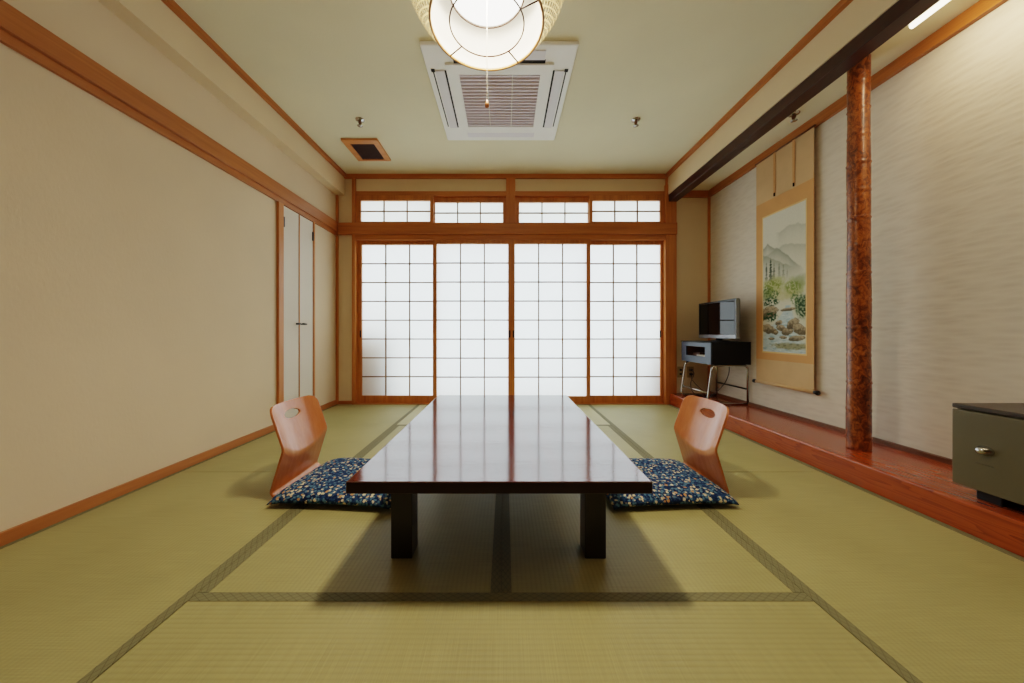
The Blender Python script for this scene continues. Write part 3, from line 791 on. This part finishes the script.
# leaflets in the compartment
o = bx('leaflet', M['paper_white'], None, BX0 + 0.01, BX0 + 0.16, 3.13, 3.30, OZ0, OZ0 + 0.012, 0.002, origin=(BX0 + 0.08, 3.2, OZ0))
tag(o, 'thin white booklet lying in the open compartment of the stand', 'booklet')
o = bx('video_box', plain('copper_brown_case', rgb(96, 58, 36), 0.5), None, BX0 + 0.05, BX1 - 0.07, 3.31, 3.435, OZ0, OZ0 + 0.03, 0.003, origin=(BX0 + 0.1, 3.37, OZ0))
tag(o, 'flat brown box at the back of the stand compartment', 'box')

# tv
tv = thing('television', 'small flat television with silver lower bezel on the black stand', 'television', (2.035, 3.215, BZ1 + 0.008))
A, Bp = Vector((2.046, 2.95, 0)), Vector((2.046, 3.51, 0))
ty = (Bp - A).normalized(); tn = Vector((-ty.y, ty.x, 0)); Wt = (Bp - A).length      # tn faces the room
if tn.x > 0: tn = -tn
def tvbox(name, mat, s0, s1, d0, d1, z0, z1, bev=0.0, parent=tv):
    bm = BM(); box(bm, 0, s1 - s0, 0, d1 - d0, z0, z1)
    if bev: bevel_all(bm, bev)
    for v in bm.verts: v.co = A + ty * (s0 + v.co.x) + tn * (d0 + v.co.y) + Vector((0, 0, v.co.z))
    return obj(name, bm, mat, parent)
TZ0, TZ1 = 0.728, 1.088
tvbox('tv_body', M['black_plastic'], 0.004, Wt - 0.004, -0.045, -0.008, TZ0 + 0.006, TZ1 - 0.004, 0.008)
tvbox('lower_bezel', M['silver'], 0, Wt, -0.01, 0.004, TZ0, TZ0 + 0.036, 0.003)
bm = BM()
for a in ((0, 0.016, TZ0 + 0.036, TZ1), (Wt - 0.016, Wt, TZ0 + 0.036, TZ1), (0.016, Wt - 0.016, TZ1 - 0.016, TZ1)):
    box(bm, a[0], a[1], -0.01, 0.002, a[2], a[3])
for v in bm.verts: v.co = A + ty * v.co.x + tn * v.co.y + Vector((0, 0, v.co.z))
obj('bezel', bm, M['black_plastic'], tv)
tvbox('side_trim', M['silver'], -0.006, 0.0, -0.03, 0.003, TZ0, TZ1, 0.002)
tvbox('screen', M['screen'], 0.016, Wt - 0.016, -0.008, -0.002, TZ0 + 0.036, TZ1 - 0.016)
bm = BM(); cc = A + ty * Wt / 2 - tn * 0.03
lathe(bm, [(0.030, 0.008), (0.024, 0.05)], (cc.x, cc.y, BZ1 + 0.008), 16); obj('tv_neck', bm, M['black_plastic'], tv, smooth=True)
bm = BM(); lathe(bm, [(0.08, 0.0), (0.08, 0.006), (0.06, 0.011), (0.02, 0.012)], (0, 0, 0), 32)
for v in bm.verts:
    p = v.co.copy(); v.co = cc + ty * p.x * 1.5 + tn * p.y + Vector((0, 0, BZ1 + 0.008 + p.z))
obj('tv_base', bm, M['black_plastic'], tv, smooth=True)

# outlets and cables
for i, x in enumerate((1.928, 2.035)):
    p = thing('wall_outlet', ('beige wall socket plate next to the cedar post' , 'beige wall socket plate with plugs behind the stand legs')[i], 'wall outlet', (x, YB, 0.352), 'wall sockets in the alcove end wall')
    bx('cover_plate', M['plate'], p, x - 0.036, x + 0.036, YB - 0.008, YB, 0.292, 0.412, 0.003)
    for z in (0.33, 0.375):
        bx('socket', M['slot_dark'] if i == 0 else M['black_plastic'], p, x - 0.013, x + 0.013, YB - (0.010 if i == 0 else 0.035), YB - 0.006, z - 0.011, z + 0.011, 0.002)
def cable(pts, label, r=0.004):
    P = [Vector(p) for p in pts]; out = []
    Q = [P[0]] + P + [P[-1]]
    for i in range(1, len(Q) - 2):
        for s in range(8):
            t = s / 8
            p0, p1, p2, p3 = Q[i - 1:i + 3]
            out.append(0.5 * ((2 * p1) + (-p0 + p2) * t + (2 * p0 - 5 * p1 + 4 * p2 - p3) * t * t + (-p0 + 3 * p1 - 3 * p2 + p3) * t ** 3))
    out.append(P[-1])
    bm = BM(); tube(bm, out, r, 6)
    tag(obj('power_cable', bm, M['black_plastic'], None, pts[0], smooth=True), label, 'cable', 'black cables under the stand')
zf = ZT + 0.007
cable([(2.035, YB - 0.036, 0.375), (2.03, 3.58, 0.34), (1.985, 3.56, 0.24), (1.99, 3.52, 0.15), (2.05, 3.46, zf), (2.13, 3.40, zf)], 'black cable drooping from the plugged socket to the board')
cable([(2.10, 3.12, 0.488), (2.11, 3.14, 0.40), (2.09, 3.18, 0.29), (2.02, 3.25, 0.17), (1.98, 3.30, zf), (2.04, 3.42, zf)], 'black cable hanging from underneath the stand to the board')
cable([(2.035, YB - 0.036, 0.33), (2.02, 3.60, 0.28), (2.10, 3.57, 0.18), (2.14, 3.40, zf), (2.06, 3.20, zf), (2.12, 3.10, zf)], 'thin black cable lying in a loop on the board under the stand', 0.003)

# ---------------------------------------------------------------- safe in the right foreground
SX0, SX1, SYa, SYb = 1.852, 2.20, 0.90, 1.38
sf = thing('safe_box', 'olive-grey metal box with chrome knob on the alcove board in the right foreground', 'safe', ((SX0 + SX1) / 2, (SYa + SYb) / 2, ZT))
bx('body', M['safe'], sf, SX0 + 0.018, SX1, SYa, SYb, 0.163, 0.470, 0.004)
bx('door', M['safe'], sf, SX0, SX0 + 0.016, SYa, SYb, 0.163, 0.468, 0.003)
bx('lid', M['safe_top'], sf, SX0 + 0.004, SX1 + 0.004, SYa - 0.004, SYb + 0.004, 0.472, 0.490, 0.004)
for y in (SYa + 0.05, SYb - 0.12):
    bx('foot', M['black_plastic'], sf, SX0 + 0.03, SX1 - 0.02, y, y + 0.07, ZT, 0.163, 0.003)
bm = BM(); lathe(bm, [(0.024, 0.0), (0.024, 0.003), (0.019, 0.008), (0.017, 0.020), (0.011, 0.026), (0.0003, 0.028)], (0, 0, 0), 28, caps=False)
for v in bm.verts:
    p = v.co.copy(); v.co = Vector((SX0 - p.z, 1.283 + p.x, 0.326 + p.y * 0.78))
obj('knob', bm, M['chrome'], sf, smooth=True)
bm = BM()
for i in range(6): box(bm, SX0 - 0.0012, SX0 + 0.001, 1.262 + i * 0.0085, 1.268 + i * 0.0085, 0.268, 0.273)
obj('nameplate', bm, plain('embossed_mark', rgb(86, 80, 60), 0.4), sf)

# ---------------------------------------------------------------- ceiling cassette air conditioner
ac = thing('air_conditioner', 'white square cassette air conditioner set in the ceiling', 'air conditioner', (-0.035, 2.47, ZC))
AX, AY, hx, hy = -0.035, 2.47, 0.475, 0.495
zp = ZC - 0.024
bx('panel', M['white_plastic'], ac, AX - hx, AX + hx, AY - hy, AY + hy, zp, ZC, 0.008)
ix, iy = 0.346, 0.357
for s in (-1, 1):
    xa, xb = AX + s * (ix - 0.002), AX + s * (ix + 0.014)
    bx('air_slot', M['slot_dark'], ac, xa, xb, AY - 0.30, AY + 0.30, zp - 0.0015, zp + 0.004)
    bm = BM(); box(bm, min(xb, xb + s * 0.06), max(xb, xb + s * 0.06), AY - 0.30, AY + 0.30, zp - 0.007, zp - 0.001); bevel_all(bm, 0.002)
    obj('louver', bm, M['white_louver'], ac)
    xd = AX + s * (ix + 0.088)
    bx('air_slot', M['slot_dark'], ac, xd - 0.004, xd + 0.004, AY - 0.29, AY + 0.29, zp - 0.0012, zp + 0.002)
    ya, yb = AY + s * (iy + 0.0), AY + s * (iy + 0.03)
    bx('air_slot', M['slot_dark'], ac, AX - 0.29, AX + 0.29, ya, yb if s < 0 else AY + iy + 0.006, zp - 0.0015, zp + 0.004)
    bm = BM(); y2 = yb if s < 0 else AY + iy + 0.006
    box(bm, AX - 0.285, AX + 0.285, min(y2, y2 + s * 0.07), max(y2, y2 + s * 0.07), zp - 0.006, zp - 0.001); bevel_all(bm, 0.002)
    obj('louver', bm, M['white_louver'], ac)
    bm = BM(); box(bm, AX + s * (ix + 0.088) - 0.012, AX + s * (ix + 0.088) + 0.012, AY - 0.312, AY - 0.290, zp - 0.006, zp); bevel_all(bm, 0.002)
    obj('louver_pivot', bm, M['slot_dark'], ac)
gx, gy = 0.268, 0.277
bm = BM(); zi = zp - 0.012
box(bm, AX - ix, AX - gx, AY - iy, AY + iy, zi, zp); box(bm, AX + gx, AX + ix, AY - iy, AY + iy, zi, zp)
box(bm, AX - gx, AX + gx, AY - iy, AY - gy, zi, zp); box(bm, AX - gx, AX + gx, AY + gy, AY + iy, zi, zp)
gf = obj('grille_frame', bm, M['white_plastic'], ac)
bx('filter', M['grille'], gf, AX - gx, AX + gx, AY - gy, AY + gy, zp - 0.003, zp)
for i in range(17):
    y = AY - gy + (i + 0.5) * 2 * gy / 17
    bm = BM(); box(bm, AX - gx, AX + gx, y - 0.005, y + 0.005, zi + 0.001, zp - 0.004)
    obj('slat', bm, M['slat'], gf)
for x in (AX - 0.085, AX + 0.085):
    bx('grille_bar', M['white_plastic'], gf, x - 0.0025, x + 0.0025, AY - gy, AY + gy, zi, zi + 0.003)

# ---------------------------------------------------------------- ceiling vent and sprinklers
vt = thing('ceiling_vent', 'small wooden framed vent in the ceiling at the left', 'vent', (-1.30, 3.15, ZC))
vx0, vx1, vy0, vy1 = -1.465, -1.14, 2.97, 3.33
bm = BM(); w = 0.052
box(bm, vx0, vx0 + w, vy0, vy1, ZC - 0.018, ZC); box(bm, vx1 - w, vx1, vy0, vy1, ZC - 0.018, ZC)
box(bm, vx0 + w, vx1 - w, vy0, vy0 + w * 1.15, ZC - 0.018, ZC); box(bm, vx0 + w, vx1 - w, vy1 - w * 0.5, vy1, ZC - 0.018, ZC)
obj('vent_frame', bm, wood('pale_vent_wood', rgb(196, 124, 64), rgb(220, 150, 84), 'x', 0.45), vt)
bx('vent_backing', M['slot_dark'], vt, vx0 + w, vx1 - w, vy0 + w, vy1 - w * 0.5, ZC - 0.003, ZC)
bm = BM()
for i in range(13):
    x = vx0 + w + (i + 0.5) * (vx1 - vx0 - 2 * w) / 13; box(bm, x - 0.004, x + 0.004, vy0 + w, vy1 - w * 0.5, ZC - 0.010, ZC - 0.004)
for i in range(14):
    y = vy0 + w * 1.15 + (i + 0.5) * (vy1 - vy0 - 1.65 * w) / 14; box(bm, vx0 + w, vx1 - w, y - 0.004, y + 0.004, ZC - 0.011, ZC - 0.005)
obj('vent_mesh', bm, M['vent_mesh'], vt)
def sprinkler(x, y, zc, label):
    s = thing('sprinkler_head', label, 'sprinkler', (x, y, zc), 'ceiling sprinkler heads')
    bm = BM(); lathe(bm, [(0.036, 0), (0.034, -0.006), (0.016, -0.012), (0.0002, -0.012)], (x, y, zc), 20, caps=False); obj('escutcheon', bm, M['chrome'], s, smooth=True)
    bm = BM(); lathe(bm, [(0.013, -0.010), (0.013, -0.030), (0.009, -0.034), (0.009, -0.048)], (x, y, zc), 14); obj('body', bm, M['trim_dark'], s, smooth=True)
    bm = BM(); lathe(bm, [(0.0002, -0.048), (0.021, -0.048), (0.021, -0.051), (0.0002, -0.053)], (x, y, zc), 16, caps=False); obj('deflector', bm, M['chrome'], s, smooth=True)
sprinkler(-1.18, 2.71, ZC, 'sprinkler head in the ceiling near the wooden vent')
sprinkler(1.065, 2.71, ZC, 'sprinkler head in the ceiling right of the air conditioner')
sprinkler(2.047, 2.36, ZA, 'sprinkler head in the low alcove ceiling near the scroll')

# ---------------------------------------------------------------- pendant lamp
LX, LY, LZ = -0.073, 1.35, 2.025
lp = thing('pendant_lamp', 'round woven bamboo pendant lamp glowing below the ceiling', 'pendant lamp', (LX, LY, LZ))
def cage(t):            # t 0 bottom .. 1 top -> radius, height
    return (0.227 + 0.098 * math.sin(min(1, t / 0.62) * PI / 2) - (0.035 * ((t - 0.62) / 0.38) ** 2 if t > 0.62 else 0), 0.29 * t)
bm = BM(); NS, SEG = 50, 24
for d in (-1, 1):
    for k in range(NS):
        prev = None
        for i in range(SEG + 1):
            t = i / SEG; r, z = cage(t); r += 0.0015 * d
            a = 2 * PI * k / NS + d * 1.9 * t
            wv = 0.0085 / r
            q = [bm.verts.new((LX + rr * math.cos(a + s * wv / 2 * 1.0), LY + rr * math.sin(a + s * wv / 2), LZ + z)) for s, rr in ((-1, r), (1, r))]
            if prev: bm.faces.new((prev[0], prev[1], q[1], q[0]))
            prev = q
o = obj('bamboo_lattice', bm, M['bamboo'], lp, recalc=False)
bm = BM(); lathe(bm, [(0.222, 0.004), (0.222, 0.29)], (LX, LY, LZ), 48, caps=False)
obj('inner_shade', bm, M['shade_white'], lp, smooth=True)
def ring(R, z, r=0.003, n=48): 
    b = BM(); tube(b, [(LX + R * math.cos(2 * PI * i / n), LY + R * math.sin(2 * PI * i / n), z) for i in range(n)], r, 8, closed=True); return b
obj('bottom_ring', ring(0.227, LZ, 0.005), M['wire_brown'], lp, smooth=True)
obj('top_ring', ring(0.29, LZ + 0.29, 0.005), M['bamboo'], lp, smooth=True)
b = ring(0.150, LZ, 0.0028)
for a in (0.94, 2.44, 4.0, 5.8):
    tube(b, [(LX + 0.150 * math.cos(a), LY + 0.150 * math.sin(a), LZ), (LX + 0.227 * math.cos(a), LY + 0.227 * math.sin(a), LZ)], 0.0028, 6)
obj('wire_spider', b, M['wire'], lp, smooth=True)
bm = BM(); lathe(bm, [(0.0005, 0.0), (0.12, 0.004), (0.150, 0.012), (0.152, 0.04), (0.14, 0.09), (0.05, 0.12)], (LX, LY, 2.150), 40)
obj('opal_diffuser', bm, M['opal'], lp, smooth=True)
obj('diffuser_rim', ring(0.1535, 2.156, 0.0022), M['wire'], lp, smooth=True)
bm = BM(); tube(bm, [(LX, LY, 2.27), (LX, LY, ZC - 0.03)], 0.005, 8); obj('lamp_cord', bm, M['white_plastic'], lp)
bm = BM(); lathe(bm, [(0.055, 0), (0.055, -0.02), (0.03, -0.035), (0.006, -0.036)], (LX, LY, ZC), 24); obj('ceiling_rose', bm, M['white_plastic'], lp, smooth=True)
bm = BM(); tube(bm, [(LX, LY, 2.15), (LX, LY, 1.72)], 0.0012, 6); pc = obj('pull_cord', bm, M['cotton'], lp)
bm = BM(); lathe(bm, [(0.0005, 0.018), (0.004, 0.012), (0.0085, -0.004), (0.008, -0.012), (0.0005, -0.016)], (LX, LY, 1.708), 14, caps=False); obj('pull_bead', bm, M['bead'], pc, smooth=True)

# ---------------------------------------------------------------- lights
def light(name, kind, loc, power, color, **kw):
    d = bpy.data.lights.new(name, kind); d.energy = power; d.color = color
    for k, v in kw.items(): setattr(d, k, v)
    o = bpy.data.objects.new(name, d); COL.objects.link(o); o.location = loc
    return o
light('pendant_bulb', 'POINT', (LX, LY, 2.10), 15, (1.0, 0.85, 0.66), shadow_soft_size=0.06)
light('pendant_ring_lamp', 'AREA', (LX, LY, 2.140), 12.5, (1.0, 0.86, 0.67), shape='DISK', size=0.24, spread=math.radians(128))
a = light('alcove_tube_light', 'AREA', (2.012, 1.03, ZA - 0.056), 8, (1.0, 0.78, 0.5), shape='RECTANGLE', size=0.03, size_y=1.15)
a.rotation_euler = (0, math.radians(-22), 0)
w = bpy.data.worlds.new('World'); scene.world = w; w.use_nodes = True
bgn = w.node_tree.nodes['Background']
bgn.inputs['Color'].default_value = (0.86, 0.96, 1.0, 1); bgn.inputs['Strength'].default_value = 4.0

# ---------------------------------------------------------------- camera
cd = bpy.data.cameras.new('camera'); cam = bpy.data.objects.new('camera', cd); COL.objects.link(cam)
cam.location = (0, 0, 0.78); cam.rotation_euler = (PI / 2, 0, 0)
cd.sensor_width = 36; cd.sensor_fit = 'HORIZONTAL'; cd.lens = 333.0 / 1024 * 36
cd.shift_x = 7.0 / 1024; cd.shift_y = -8.5 / 1024; cd.clip_start = 0.02
scene.camera = cam

scene.view_settings.view_transform = 'Filmic'
scene.view_settings.look = 'Medium High Contrast'
scene.view_settings.exposure = -0.10
scene.cycles.max_bounces = 10; scene.cycles.diffuse_bounces = 6; scene.cycles.transparent_max_bounces = 12
scene.cycles.use_denoising = True
scene.cycles.sample_clamp_indirect = 6
